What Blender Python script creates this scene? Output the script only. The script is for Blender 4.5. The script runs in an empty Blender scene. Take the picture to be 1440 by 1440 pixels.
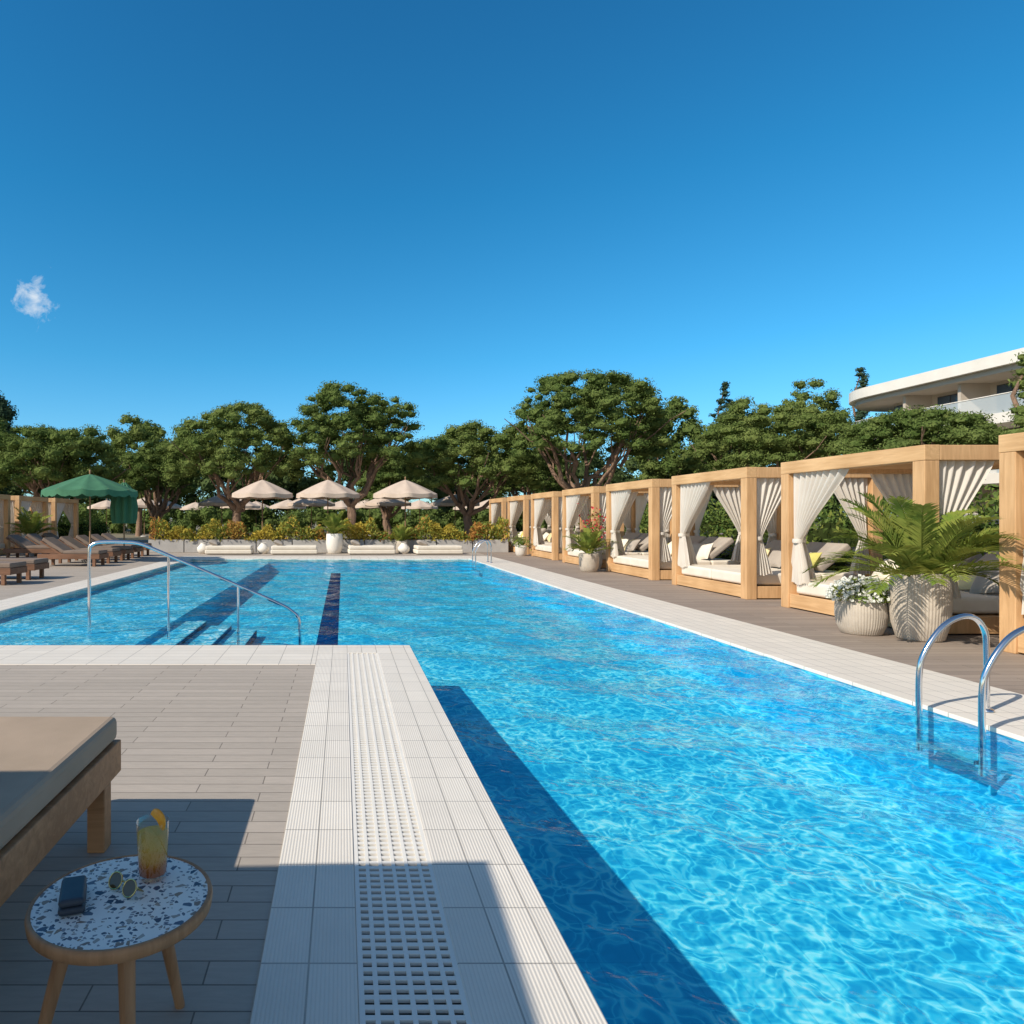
import bpy, math, random
import numpy as np
from mathutils import Vector, Matrix
S=bpy.context.scene
PI=math.pi
R=math.radians
random.seed(5)
# ------------------------------------------------------------ node helpers
class NT:
    def __init__(s,t): s.t=t
    def n(s,ty,**kw):
        x=s.t.nodes.new(ty)
        for k,v in kw.items(): setattr(x,k,v)
        return x
    def l(s,a,b): s.t.links.new(a,b)
    def math(s,op,a,b=None,c=None,clamp=False):
        x=s.n('ShaderNodeMath',operation=op); x.use_clamp=clamp
        for i,v in enumerate((a,b,c)):
            if v is None: continue
            if isinstance(v,(int,float)): x.inputs[i].default_value=v
            else: s.l(v,x.inputs[i])
        return x.outputs[0]
    def mix(s,f,a,b,blend='MIX'):
        x=s.n('ShaderNodeMix',data_type='RGBA',blend_type=blend)
        for i,v in ((0,f),(6,a),(7,b)):
            if isinstance(v,(int,float)): x.inputs[i].default_value=v
            elif isinstance(v,(tuple,list)): x.inputs[i].default_value=(*v[:3],1)
            else: s.l(v,x.inputs[i])
        return x.outputs[2]
    def noise(s,vec,scale,detail=3,rough=.5,dist=0):
        x=s.n('ShaderNodeTexNoise'); x.inputs['Scale'].default_value=scale; x.inputs['Detail'].default_value=detail
        x.inputs['Roughness'].default_value=rough; x.inputs['Distortion'].default_value=dist
        if vec is not None: s.l(vec,x.inputs['Vector'])
        return x.outputs[0]
    def ramp(s,f,pts):
        x=s.n('ShaderNodeValToRGB'); e=x.color_ramp.elements
        while len(e)<len(pts): e.new(.5)
        for i,(p,c) in enumerate(pts): e[i].position=p; e[i].color=(*c,1) if len(c)==3 else c
        s.l(f,x.inputs[0]); return x.outputs[0]
    def rng(s,f,a,b,c,d):
        x=s.n('ShaderNodeMapRange'); s.l(f,x.inputs[0])
        for i,v in enumerate((a,b,c,d)): x.inputs[i+1].default_value=v
        return x.outputs[0]
    def mapping(s,vec,loc=(0,0,0),rot=(0,0,0),sc=(1,1,1)):
        x=s.n('ShaderNodeMapping'); s.l(vec,x.inputs[0]); x.inputs[1].default_value=loc; x.inputs[2].default_value=rot; x.inputs[3].default_value=sc
        return x.outputs[0]
def newmat(name):
    m=bpy.data.materials.new(name); m.use_nodes=True; N=NT(m.node_tree); b=m.node_tree.nodes['Principled BSDF']
    return m,N,b
def bump(N,b,h,strength=.3,dist=.01):
    x=N.n('ShaderNodeBump'); x.inputs['Strength'].default_value=strength; x.inputs['Distance'].default_value=dist
    N.l(h,x.inputs['Height']); N.l(x.outputs[0],b.inputs['Normal'])
def basic(name,c1,c2=None,rough=.6,scale=5,bstr=.0,bscale=60,metal=0,stretch=(1,1,1),bdist=.01,spec=.4):
    m,N,b=newmat(name); tc=N.n('ShaderNodeTexCoord').outputs['Object']
    b.inputs['Roughness'].default_value=rough; b.inputs['Metallic'].default_value=metal; b.inputs['Specular IOR Level'].default_value=spec
    if c2 is None: c2=tuple(x*.8 for x in c1)
    v=N.mapping(tc,sc=stretch)
    f=N.rng(N.noise(v,scale,3,.6),.3,.7,0,1)
    N.l(N.mix(f,c1,c2),b.inputs['Base Color'])
    if bstr>0: bump(N,b,N.noise(v,bscale,2,.6),bstr,bdist)
    return m
# wood
def wood(name,c1,c2,axis='z',rough=.55):
    st={'x':(.6,9,9),'y':(9,.6,9),'z':(9,9,.6)}[axis]
    m,N,b=newmat(name); tc=N.n('ShaderNodeTexCoord').outputs['Object']; v=N.mapping(tc,sc=st)
    a=N.noise(v,2.2,5,.65,.8); k=N.noise(tc,1.3,1)
    f=N.rng(N.math('ADD',a,N.math('MULTIPLY',N.math('SUBTRACT',k,.5),.8)),.3,.7,0,1)
    N.l(N.mix(f,c1,c2),b.inputs['Base Color']); b.inputs['Roughness'].default_value=rough; b.inputs['Specular IOR Level'].default_value=.3
    bump(N,b,a,.25,.004); return m
M={}
M['oak']=wood('light_oak',(.70,.43,.215),(.50,.285,.13),'z')
M['oak_y']=wood('light_oak_beam',(.72,.45,.225),(.52,.30,.135),'y')
M['teak']=wood('teak_wood',(.52,.27,.13),(.32,.155,.07),'y')
M['teakz']=wood('teak_wood_leg',(.48,.245,.12),(.30,.145,.065),'z')
M['teakd']=wood('dark_teak_wood',(.26,.13,.075),(.15,.075,.042),'x')
M['cream']=basic('cream_canvas',(.78,.71,.60),(.70,.63,.52),.9,3,.25,240,bdist=.002)
M['taupe']=basic('taupe_canvas',(.44,.335,.25),(.37,.285,.21),.95,2.5,.6,380,bdist=.002,spec=.1)
M['greyc']=basic('grey_canvas',(.42,.37,.31),(.35,.30,.255),.95,3,.3,240,bdist=.002)
M['brownc']=basic('brown_canvas',(.24,.18,.14),(.19,.14,.11),.95,3,.3,240,bdist=.002)
M['yellow']=basic('chartreuse_pillow',(.58,.52,.15),(.48,.44,.12),.9,6)
M['mustard']=basic('straw_pillow',(.70,.59,.34),(.62,.51,.28),.9,6)
M['chrome']=basic('polished_steel',(.78,.78,.79),(.72,.73,.75),.12,4,metal=1.0)
M['concrete']=basic('pale_concrete',(.66,.61,.54),(.54,.50,.44),.85,6,.3,60)
M['pot']=basic('ribbed_pot_concrete',(.54,.47,.385),(.41,.355,.29),.85,6,.3,60)
M['greybox']=basic('grey_planter',(.46,.44,.41),(.37,.35,.33),.85,3,.2,60)
M['plaster']=basic('white_plaster',(.82,.77,.69),(.74,.69,.61),.8,.6)
M['plaster2']=basic('beige_plaster',(.54,.47,.39),(.47,.41,.34),.8,.6)
M['bark']=basic('pine_bark',(.34,.215,.145),(.17,.11,.075),.95,2,.9,9,stretch=(3,3,.7),bdist=.05)
M['soil']=basic('soil',(.06,.045,.03),(.03,.022,.016),1,20,.6,60)
M['dark']=basic('dark_void',(.02,.02,.021),(.012,.012,.013),.9,20)
M['green_fab']=basic('green_canvas',(.06,.19,.10),(.045,.15,.08),.85,3)
M['beige_fab']=basic('beige_canvas',(.62,.50,.40),(.54,.42,.33),.9,3)
M['pole']=wood('umbrella_pole_wood',(.36,.22,.12),(.25,.14,.07),'z')
M['paper']=basic('white_paper',(.8,.8,.8),(.75,.75,.76),.8,20)
M['case']=basic('slate_case',(.045,.055,.07),(.035,.044,.06),.45,30)
M['gold']=basic('gold_metal',(.75,.55,.22),(.7,.5,.2),.2,10,metal=1)
M['lens']=basic('amber_lens',(.10,.07,.03),(.08,.05,.02),.06,10)
M['lemon']=basic('orange_slice',(.85,.40,.04),(.75,.28,.02),.4,60)
M['winframe']=basic('window_frame',(.08,.08,.085),(.06,.06,.065),.5,3)
def translucent(name,c1,c2,tr,scale=4,rough=.8):
    m,N,b=newmat(name); m.node_tree.nodes.remove(b); b=N.n('ShaderNodeBsdfDiffuse'); tc=N.n('ShaderNodeTexCoord').outputs['Object']
    f=N.rng(N.noise(tc,scale,2,.6),.32,.68,0,1); col=N.mix(f,c1,c2); N.l(col,b.inputs[0])
    t=N.n('ShaderNodeBsdfTranslucent'); N.l(col,t.inputs[0])
    x=N.n('ShaderNodeMixShader'); x.inputs[0].default_value=tr
    out=m.node_tree.nodes['Material Output']; N.l(b.outputs[0],x.inputs[1]); N.l(t.outputs[0],x.inputs[2]); N.l(x.outputs[0],out.inputs[0])
    return m
M['curtain']=translucent('sheer_curtain',(.84,.79,.71),(.78,.72,.64),.32,2)
M['canopyw']=translucent('white_canopy_fabric',(.84,.80,.74),(.80,.76,.70),.4,2)
M['palm']=translucent('palm_leaf',(.17,.25,.045),(.33,.34,.08),.3,3)
M['shrub']=translucent('shrub_leaf',(.14,.22,.045),(.29,.30,.07),.25,2.5)
M['shruby']=translucent('yellow_shrub_leaf',(.60,.42,.07),(.30,.30,.06),.25,1.6)
M['shrubr']=translucent('red_shrub_leaf',(.46,.18,.06),(.42,.30,.07),.25,1.6)
M['hedge']=translucent('hedge_leaf',(.08,.14,.035),(.17,.23,.06),.2,1.2)
M['lav']=translucent('lavender_flower',(.28,.19,.34),(.18,.20,.12),.2,3)
M['petal']=translucent('white_petal',(.85,.85,.80),(.8,.8,.72),.2,10)
M['redpetal']=translucent('pink_petal',(.65,.08,.07),(.55,.06,.09),.2,10)
def pineleaf(name,a,b_,sc=.8):
    m,N,b=newmat(name); m.node_tree.nodes.remove(b); b=N.n('ShaderNodeBsdfDiffuse'); tc=N.n('ShaderNodeTexCoord').outputs['Object']
    f=N.rng(N.noise(tc,sc,5,.85),.38,.62,0,1)
    col=N.mix(f,a,b_); N.l(col,b.inputs[0])
    t=N.n('ShaderNodeBsdfTranslucent'); N.l(col,t.inputs[0]); x=N.n('ShaderNodeMixShader'); x.inputs[0].default_value=.25
    N.l(b.outputs[0],x.inputs[1]); N.l(t.outputs[0],x.inputs[2]); N.l(x.outputs[0],m.node_tree.nodes['Material Output'].inputs[0]); return m
M['pine']=pineleaf('pine_needles',(.075,.125,.032),(.185,.235,.07))
M['pine_b']=pineleaf('bright_pine_needles',(.10,.155,.04),(.22,.265,.08))
M['cedar']=pineleaf('cedar_needles',(.035,.065,.04),(.08,.12,.065))
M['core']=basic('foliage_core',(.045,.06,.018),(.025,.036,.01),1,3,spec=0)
M['pine_far']=pineleaf('distant_foliage',(.05,.08,.03),(.11,.15,.055),.15)

# tiled surfaces -------------------------------------------------
def brick(N,vec,bw,rh,mort,off,c1,c2,cm):
    x=N.n('ShaderNodeTexBrick'); x.offset=off; x.offset_frequency=2; x.squash=1; N.l(vec,x.inputs['Vector'])
    x.inputs['Scale'].default_value=1; x.inputs['Mortar Size'].default_value=mort; x.inputs['Mortar Smooth'].default_value=.1
    x.inputs['Brick Width'].default_value=bw; x.inputs['Row Height'].default_value=rh; x.inputs['Bias'].default_value=0
    x.inputs['Color1'].default_value=(*c1,1);x.inputs['Color2'].default_value=(*c2,1);x.inputs['Mortar'].default_value=(*cm,1)
    return x
def plank(name,c1,c2,cm,rot=0,bw=.95,rh=.118):
    m,N,b=newmat(name); tc=N.n('ShaderNodeTexCoord').outputs['Object']; v=N.mapping(tc,loc=(3.3,.05,0),rot=(0,0,rot))
    x=brick(N,v,bw,rh,.003,.37,c1,c2,cm)
    g=N.noise(N.mapping(v,sc=(2.5,14,1)),3,5,.7,.4); st=N.noise(tc,.8,4,.65)
    col=N.mix(.5,x.outputs[0],N.mix(N.rng(g,.3,.7,0,1),(.80,.80,.80),(1.16,1.14,1.12)),'MULTIPLY')
    col=N.mix(N.math('MULTIPLY',N.rng(st,.35,.7,0,1),.4),col,tuple(i*.76 for i in c1))
    N.l(col,b.inputs['Base Color']); b.inputs['Roughness'].default_value=.7; b.inputs['Specular IOR Level'].default_value=.2
    h=N.math('ADD',N.math('MULTIPLY',x.outputs[1],-1),N.math('MULTIPLY',g,.15)); bump(N,b,h,.6,.004); return m
M['deck']=plank('deck_planks',(.47,.405,.34),(.405,.35,.292),(.17,.145,.12))
M['deck_r']=plank('brown_deck_planks',(.37,.30,.245),(.285,.23,.19),(.09,.072,.06),0,1.6,.14)
def coping(name,axis,c=(.83,.76,.66)):
    m,N,b=newmat(name); tc=N.n('ShaderNodeTexCoord').outputs['Object']
    sep=N.n('ShaderNodeSeparateXYZ'); N.l(tc,sep.inputs[0])
    if axis=='y': bw,rh=.1635,.327
    else: bw,rh=.327,.1635
    v2=N.mapping(tc,loc=(.277 if axis=='y' else 0,0 if axis=='y' else .02,0))
    x=brick(N,v2,bw,rh,.0034,0,c,tuple(i*.92 for i in c),(.34,.31,.27))
    cc=sep.outputs[0 if axis=='y' else 1]
    rid=N.math('SINE',N.math('MULTIPLY',cc,2*PI/.0136))
    st=N.noise(tc,1.6,5,.7); col=N.mix(N.math('MULTIPLY',N.rng(st,.4,.75,0,1),.5),x.outputs[0],tuple(i*.80 for i in c))
    col=N.mix(N.rng(rid,-1,-.2,.28,0),col,(.48,.435,.38))
    N.l(col,b.inputs['Base Color']); b.inputs['Roughness'].default_value=.55; b.inputs['Specular IOR Level'].default_value=.25
    h=N.math('ADD',N.math('MULTIPLY',x.outputs[1],-1.2),N.math('MULTIPLY',rid,.3)); bump(N,b,h,.5,.004); return m
M['cop_y']=coping('coping_tile_lengthwise','y'); M['cop_x']=coping('coping_tile_crosswise','x')
M['grate']=basic('white_grate_plastic',(.84,.79,.71),(.80,.75,.67),.5,6)
def pooltile(name,c1,c2,cm,ts=.05,rough=.35):
    m,N,b=newmat(name); g=N.n('ShaderNodeTexCoord').outputs['Object']
    x=brick(N,g,ts*5,ts*5,.005,0,c1,c2,cm); N.l(x.outputs[0],b.inputs['Base Color'])
    b.inputs['Roughness'].default_value=rough; b.inputs['Specular IOR Level'].default_value=0; return m
M['ptile']=pooltile('pool_mosaic',(.27,.74,.82),(.25,.70,.80),(.19,.62,.74))
M['pshelf']=pooltile('pool_shelf_tile',(.52,.78,.84),(.47,.74,.82),(.34,.62,.74))
M['pwall']=basic('pool_wall_blue',(.14,.60,.76),(.12,.55,.72),.3,4,spec=0)
M['navy']=basic('navy_lane_tile',(.006,.03,.14),(.005,.025,.11),.3,4,spec=0)
M['nosing']=basic('white_step_nosing',(.88,.9,.9),(.85,.88,.88),.4,4,spec=0)
M['ground']=basic('ground_earth',(.26,.21,.15),(.16,.15,.08),1,.4,.5,6,bdist=.05)
# water -----------------------------------------------------------
m=bpy.data.materials.new('water'); m.use_nodes=True; t=m.node_tree; t.nodes.clear(); N=NT(t)
out=N.n('ShaderNodeOutputMaterial'); mx=N.n('ShaderNodeMixShader')
tr=N.n('ShaderNodeBsdfTransparent'); gl=N.n('ShaderNodeBsdfGlossy'); gl.inputs['Roughness'].default_value=.02
tc=N.n('ShaderNodeTexCoord').outputs['Object']
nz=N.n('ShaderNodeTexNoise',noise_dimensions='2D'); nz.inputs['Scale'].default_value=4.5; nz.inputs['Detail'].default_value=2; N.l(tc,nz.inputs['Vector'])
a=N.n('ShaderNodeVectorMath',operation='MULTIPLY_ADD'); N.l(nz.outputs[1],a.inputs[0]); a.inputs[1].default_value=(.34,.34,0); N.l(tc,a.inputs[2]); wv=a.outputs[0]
def caustic_edge(sc,k,pw):
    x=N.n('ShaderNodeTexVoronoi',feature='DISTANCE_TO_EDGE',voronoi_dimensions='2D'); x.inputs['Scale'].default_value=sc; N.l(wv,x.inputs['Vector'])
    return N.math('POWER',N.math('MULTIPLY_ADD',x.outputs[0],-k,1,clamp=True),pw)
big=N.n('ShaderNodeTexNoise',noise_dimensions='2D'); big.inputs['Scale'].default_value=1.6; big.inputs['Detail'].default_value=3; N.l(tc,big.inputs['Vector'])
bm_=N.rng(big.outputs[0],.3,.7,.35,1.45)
c=N.math('ADD',N.math('MULTIPLY',caustic_edge(6.2,2.7,4.2),1.0),N.math('MULTIPLY',caustic_edge(11.5,2.4,4.6),.65))
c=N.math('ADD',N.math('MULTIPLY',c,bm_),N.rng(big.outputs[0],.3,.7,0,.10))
col=N.ramp(c,[(0,(.14,.57,.76)),(.2,(.18,.65,.83)),(.5,(.42,.90,.97)),(.9,(1,1,1))])  # caustic light network put into the water's transparent tint as bright veins
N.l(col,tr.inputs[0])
bp=N.n('ShaderNodeBump'); bp.inputs['Strength'].default_value=.65; bp.inputs['Distance'].default_value=.02
b2=N.n('ShaderNodeTexNoise',noise_dimensions='2D'); b2.inputs['Scale'].default_value=7; b2.inputs['Detail'].default_value=2; N.l(wv,b2.inputs['Vector'])
N.l(b2.outputs[0],bp.inputs['Height']); N.l(bp.outputs[0],gl.inputs['Normal'])
ge=N.n('ShaderNodeNewGeometry'); dt=N.n('ShaderNodeVectorMath',operation='DOT_PRODUCT'); N.l(ge.outputs['Incoming'],dt.inputs[0]); N.l(bp.outputs[0],dt.inputs[1])
cs=N.math('ABSOLUTE',dt.outputs['Value']); F=N.math('MULTIPLY_ADD',N.math('POWER',N.math('SUBTRACT',1,cs,clamp=True),5),.72,.02)
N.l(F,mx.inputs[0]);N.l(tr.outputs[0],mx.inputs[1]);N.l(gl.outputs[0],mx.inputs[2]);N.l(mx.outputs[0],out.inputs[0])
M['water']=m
# terrazzo
m,N,b=newmat('terrazzo'); tc=N.n('ShaderNodeTexCoord').outputs['Object']
def chips(sc,thr,off):
    x=N.n('ShaderNodeTexVoronoi'); x.inputs['Scale'].default_value=sc; N.l(N.mapping(tc,loc=off),x.inputs['Vector'])
    e=N.n('ShaderNodeTexVoronoi',feature='DISTANCE_TO_EDGE'); e.inputs['Scale'].default_value=sc; N.l(N.mapping(tc,loc=off),e.inputs['Vector'])
    sp=N.n('ShaderNodeSeparateColor'); N.l(x.outputs[1],sp.inputs[0])
    return N.math('MULTIPLY',N.math('GREATER_THAN',e.outputs[0],.13),N.math('GREATER_THAN',sp.outputs[0],thr)),sp.outputs[1]
k1,h1=chips(46,.66,(0,0,0)); k2,h2=chips(90,.68,(3,1,2))
cc=N.ramp(h1,[(0,(.05,.07,.11)),(.45,(.12,.15,.2)),(.7,(.30,.20,.13)),(1,(.45,.42,.38))])
c2=N.ramp(h2,[(0,(.06,.07,.10)),(.6,(.3,.3,.32)),(1,(.35,.25,.17))])
N.l(N.mix(k1,N.mix(k2,(.84,.79,.72),c2),cc),b.inputs['Base Color']); b.inputs['Roughness'].default_value=.4; b.inputs['Specular IOR Level'].default_value=.25; M['terrazzo']=m
# glass (thin walls)
m,N,b=newmat('drinking_glass'); m.node_tree.nodes.remove(b)
a1=N.n('ShaderNodeBsdfTransparent'); a1.inputs[0].default_value=(.96,.97,.97,1); a2=N.n('ShaderNodeBsdfGlossy'); a2.inputs['Roughness'].default_value=.02; lw_=N.n('ShaderNodeLayerWeight'); lw_.inputs[0].default_value=.25
x1=N.n('ShaderNodeMixShader'); N.l(N.math('MULTIPLY_ADD',lw_.outputs[1],.7,.03),x1.inputs[0]); N.l(a1.outputs[0],x1.inputs[1]); N.l(a2.outputs[0],x1.inputs[2]); N.l(x1.outputs[0],m.node_tree.nodes['Material Output'].inputs[0]); M['glass']=m
m,N,b=newmat('amber_drink'); m.node_tree.nodes.remove(b)
tc=N.n('ShaderNodeTexCoord').outputs['Generated']; sp=N.n('ShaderNodeSeparateXYZ'); N.l(tc,sp.inputs[0])
col=N.ramp(sp.outputs[2],[(0,(.75,.26,.03)),(.25,(.92,.42,.05)),(.40,(1,.68,.16)),(1,(1,.80,.34))])
a1=N.n('ShaderNodeBsdfTransparent'); a2=N.n('ShaderNodeBsdfTranslucent'); a3=N.n('ShaderNodeBsdfDiffuse')
for q in (a1,a2,a3): N.l(col,q.inputs[0])
x1=N.n('ShaderNodeMixShader'); N.l(a2.outputs[0],x1.inputs[1]); N.l(a3.outputs[0],x1.inputs[2]); x2=N.n('ShaderNodeMixShader'); x2.inputs[0].default_value=.5
N.l(x1.outputs[0],x2.inputs[1]); N.l(a1.outputs[0],x2.inputs[2]); N.l(x2.outputs[0],m.node_tree.nodes['Material Output'].inputs[0]); M['drink']=m
m,N,b=newmat('balcony_glass'); b.inputs['Base Color'].default_value=(.66,.72,.73,1); b.inputs['Roughness'].default_value=.08; b.inputs['Alpha'].default_value=.55; M['bglass']=m
m,N,b=newmat('window_glass'); tc=N.n('ShaderNodeTexCoord').outputs['Object']; N.l(N.mix(N.noise(tc,.7,2),(.02,.04,.07),(.10,.14,.18)),b.inputs['Base Color']); b.inputs['Roughness'].default_value=.06; M['window']=m

# ------------------------------------------------------------ mesh builder
class MB:
    def __init__(s): s.V=[];s.F=[];s.m=[];s.n=0;s.mats=[];s.M=None;s.sm=[]
    def mi(s,k):
        if k not in s.mats: s.mats.append(k)
        return s.mats.index(k)
    def add(s,V,F,mat,smooth=False):
        V=np.asarray(V,float).reshape(-1,3)
        if s.M is not None:
            A=np.array(s.M); V=V@A[:3,:3].T+A[:3,3]
        F=[ [i+s.n for i in f] for f in (F.tolist() if isinstance(F,np.ndarray) else F)]
        s.V.append(V); s.F+=F; s.m+=[s.mi(mat)]*len(F); s.sm+=[smooth]*len(F); s.n+=len(V)
    def box(s,x0,x1,y0,y1,z0,z1,mat):
        V=[(x,y,z) for z in (z0,z1) for y in (y0,y1) for x in (x0,x1)]
        s.add(V,[[0,2,3,1],[4,5,7,6],[0,1,5,4],[2,6,7,3],[0,4,6,2],[1,3,7,5]],mat)
    def quad(s,q,mat): s.add(q,[list(range(len(q)))],mat)
    def sheet(s,x0,x1,y0,y1,z,mat): s.quad([(x0,y0,z),(x1,y0,z),(x1,y1,z),(x0,y1,z)],mat)
    def grid(s,P,mat,smooth=True,flip=False):
        P=np.asarray(P); a,b=P.shape[:2]; i=(np.arange(a-1)[:,None]*b+np.arange(b-1)[None,:]).reshape(-1)
        F=np.stack([i,i+1,i+b+1,i+b],1)
        if flip:F=F[:,::-1]
        s.add(P.reshape(-1,3),F,mat,smooth)
    def lathe(s,prof,mat,n=24,c=(0,0,0),rib=0,nr=0,cap=True):
        P=[]
        for r,z in prof:
            P.append([(c[0]+r*(1+(rib*math.cos(nr*a) if nr else 0))*math.cos(a),c[1]+r*(1+(rib*math.cos(nr*a) if nr else 0))*math.sin(a),c[2]+z) for a in np.linspace(0,2*PI,n+1)])
        s.grid(P,mat)
    def tube(s,pts,r,mat,n=8,smooth=True,cap=True):
        pts=[Vector(p) for p in pts]; k=len(pts); rr=r if hasattr(r,'__len__') else [r]*k
        P=[];up=Vector((0,0,1)); prev=None
        for i,p in enumerate(pts):
            d=(pts[min(i+1,k-1)]-pts[max(i-1,0)]).normalized()
            if prev is None:
                a=d.cross(up) if abs(d.z)<.95 else d.cross(Vector((1,0,0)))
                a.normalize()
            else:
                a=(prev-d*prev.dot(d)); a.normalize()
            prev=a; b=d.cross(a)
            P.append([tuple(p+(a*math.cos(t)+b*math.sin(t))*rr[i]) for t in np.linspace(0,2*PI,n+1)])
        s.grid(P,mat,smooth)
        if cap:
            s.add(P[0][:-1],[list(range(n))[::-1]],mat); s.add(P[-1][:-1],[list(range(n))],mat)
    def pillow(s,c,w,d,h,mat,rot=None,n=14):
        u=np.linspace(-1,1,n); U,Vv=np.meshgrid(u,u)
        Z=h/2*np.clip(1-np.abs(U)**3.2,0,1)**.55*np.clip(1-np.abs(Vv)**3.2,0,1)**.55
        X=U*w/2*(1-.06*(1-Vv**2)*np.abs(U)**2); Y=Vv*d/2*(1-.06*(1-U**2)*np.abs(Vv)**2)
        T=Matrix.Translation(c)@(rot.to_4x4() if rot is not None else Matrix.Identity(4)); old=s.M; s.M=T if old is None else old@T
        s.grid(np.stack([X,Y,Z],-1),mat); s.grid(np.stack([X,Y,-Z],-1),mat,flip=True); s.M=old
    def mesh(s,name):
        me=bpy.data.meshes.new(name); V=np.concatenate(s.V)
        me.vertices.add(len(V)); me.vertices.foreach_set('co',V.ravel())
        L=np.fromiter((len(f) for f in s.F),np.int32,len(s.F)); flat=np.fromiter((i for f in s.F for i in f),np.int32,int(L.sum()))
        me.loops.add(len(flat)); me.loops.foreach_set('vertex_index',flat); me.polygons.add(len(L))
        st=np.zeros(len(L),np.int32); st[1:]=np.cumsum(L)[:-1]; me.polygons.foreach_set('loop_start',st)
        me.polygons.foreach_set('material_index',np.array(s.m,np.int32)); me.polygons.foreach_set('use_smooth',np.array(s.sm,bool))
        for k in s.mats: me.materials.append(M[k])
        me.update(calc_edges=True); me.validate(); return me
def link(name,me,loc=(0,0,0),rz=0,parent=None,bev=0,sc=1,seg=2):
    o=bpy.data.objects.new(name,me); S.collection.objects.link(o); o.location=loc; o.rotation_euler=(0,0,rz); o.scale=(sc,)*3
    if parent: o.parent=parent
    if bev:
        b=o.modifiers.new('bevel','BEVEL'); b.width=bev; b.segments=seg; b.limit_method='ANGLE'; b.angle_limit=R(50)
    return o
def group(name,parts,loc,rz=0,sc=1):
    e=bpy.data.objects.new(name,None); S.collection.objects.link(e); e.location=loc; e.rotation_euler=(0,0,rz); e.scale=(sc,)*3; e.empty_display_size=.2
    for p in parts: link(p[0],p[1],parent=e,bev=p[2] if len(p)>2 else 0,seg=p[3] if len(p)>3 else 2)
    return e
def spline(P,n=8):
    P=[np.array(p,float) for p in P]; Q=[P[0]*2-P[1]]+P+[P[-1]*2-P[-2]]; o=[]
    for i in range(1,len(Q)-2):
        a,b,c,d=Q[i-1:i+3]
        for t in np.linspace(0,1,n,endpoint=False): o.append(tuple(.5*((2*b)+(-a+c)*t+(2*a-5*b+4*c-d)*t*t+(-a+3*b-3*c+d)*t**3)))
    o.append(tuple(P[-1])); return o
def leaves(mb,C,size,asp,mat,rng,upb=0.0,nrm=None):
    n=len(C)
    if nrm is None:
        d=rng.normal(size=(n,3)); d[:,2]+=upb; d/=np.linalg.norm(d,axis=1)[:,None]
        a=rng.normal(size=(n,3)); a-=d*(a*d).sum(1)[:,None]; a/=np.linalg.norm(a,axis=1)[:,None]
    else:
        nn=nrm+rng.normal(size=(n,3))*.5; nn/=np.linalg.norm(nn,axis=1)[:,None]
        d=rng.normal(size=(n,3)); d-=nn*(d*nn).sum(1)[:,None]; d/=np.linalg.norm(d,axis=1)[:,None]; a=np.cross(nn,d)
    s=size*rng.uniform(.6,1.3,n)[:,None]; h=s*asp*.5
    V=np.stack([C-d*s*.5,C+a*h,C+d*s*.5,C-a*h],1).reshape(-1,3)
    mb.add(V,np.arange(n*4).reshape(n,4),mat)

# ------------------------------------------------------------ world, light, camera
w=bpy.data.worlds.new("World"); S.world=w; w.use_nodes=True; N=NT(w.node_tree); bg=w.node_tree.nodes['Background']
sky=N.n('ShaderNodeTexSky',sky_type='NISHITA'); sky.sun_disc=False; ELEV=37; AZ=32
sky.sun_elevation=R(ELEV); sky.sun_rotation=R(270-AZ); sky.dust_density=.3; sky.ozone_density=3.0; sky.air_density=1.0
g=N.n('ShaderNodeTexCoord').outputs['Generated']; sp=N.n('ShaderNodeSeparateXYZ'); N.l(g,sp.inputs[0])
tint=N.ramp(sp.outputs[2],[(0,(.66,1.0,1.25)),(.10,(.52,1.06,1.32)),(.22,(.30,1.04,1.28)),(.42,(.17,.97,1.24)),(.62,(.16,.88,1.18)),(.78,(1.0,1.0,.98))])
tint=N.mix(N.rng(sp.outputs[1],-.25,.25,0,1),(1.0,.98,.92),tint)
skyc=N.mix(1,sky.outputs[0],tint,'MULTIPLY')
cd=Vector((-.45,1,.322)).normalized()
df=N.n('ShaderNodeVectorMath',operation='SUBTRACT'); N.l(g,df.inputs[0]); df.inputs[1].default_value=cd
ms=N.mapping(df.outputs[0],rot=(0,0,0),sc=(1,1,.85)); ln=N.n('ShaderNodeVectorMath',operation='LENGTH'); N.l(ms,ln.inputs[0])
nz=N.noise(g,34,6,.62,.6)
cf=N.math('MULTIPLY',N.math('ADD',N.math('SUBTRACT',nz,.66),N.math('SUBTRACT',.41,N.math('MULTIPLY',ln.outputs[1],11.5))),4,clamp=True)
N.l(N.mix(N.math('MULTIPLY',cf,.8),skyc,(6.5,7.0,7.5)),bg.inputs[0]); bg.inputs[1].default_value=.125
el=R(ELEV); az=R(AZ)
D=Vector((math.cos(el)*math.cos(az),math.cos(el)*math.sin(az),-math.sin(el)))
Ls=bpy.data.lights.new('sun','SUN'); Ls.energy=5.0; Ls.angle=R(.5); Ls.color=(1,.92,.80)
lo=bpy.data.objects.new('sun',Ls); S.collection.objects.link(lo); lo.rotation_euler=D.to_track_quat('-Z','Y').to_euler(); lo.location=(-20,-8,20)
cam=bpy.data.cameras.new('camera'); co=bpy.data.objects.new('camera',cam); S.collection.objects.link(co)
co.location=(0,0,1.5); co.rotation_euler=(PI/2,0,0); cam.lens=24; cam.sensor_width=36; cam.shift_x=.1653; cam.shift_y=.0056; cam.clip_end=3000
S.camera=co; S.view_settings.view_transform='Standard'; S.view_settings.look='None'; S.view_settings.exposure=0

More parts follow.
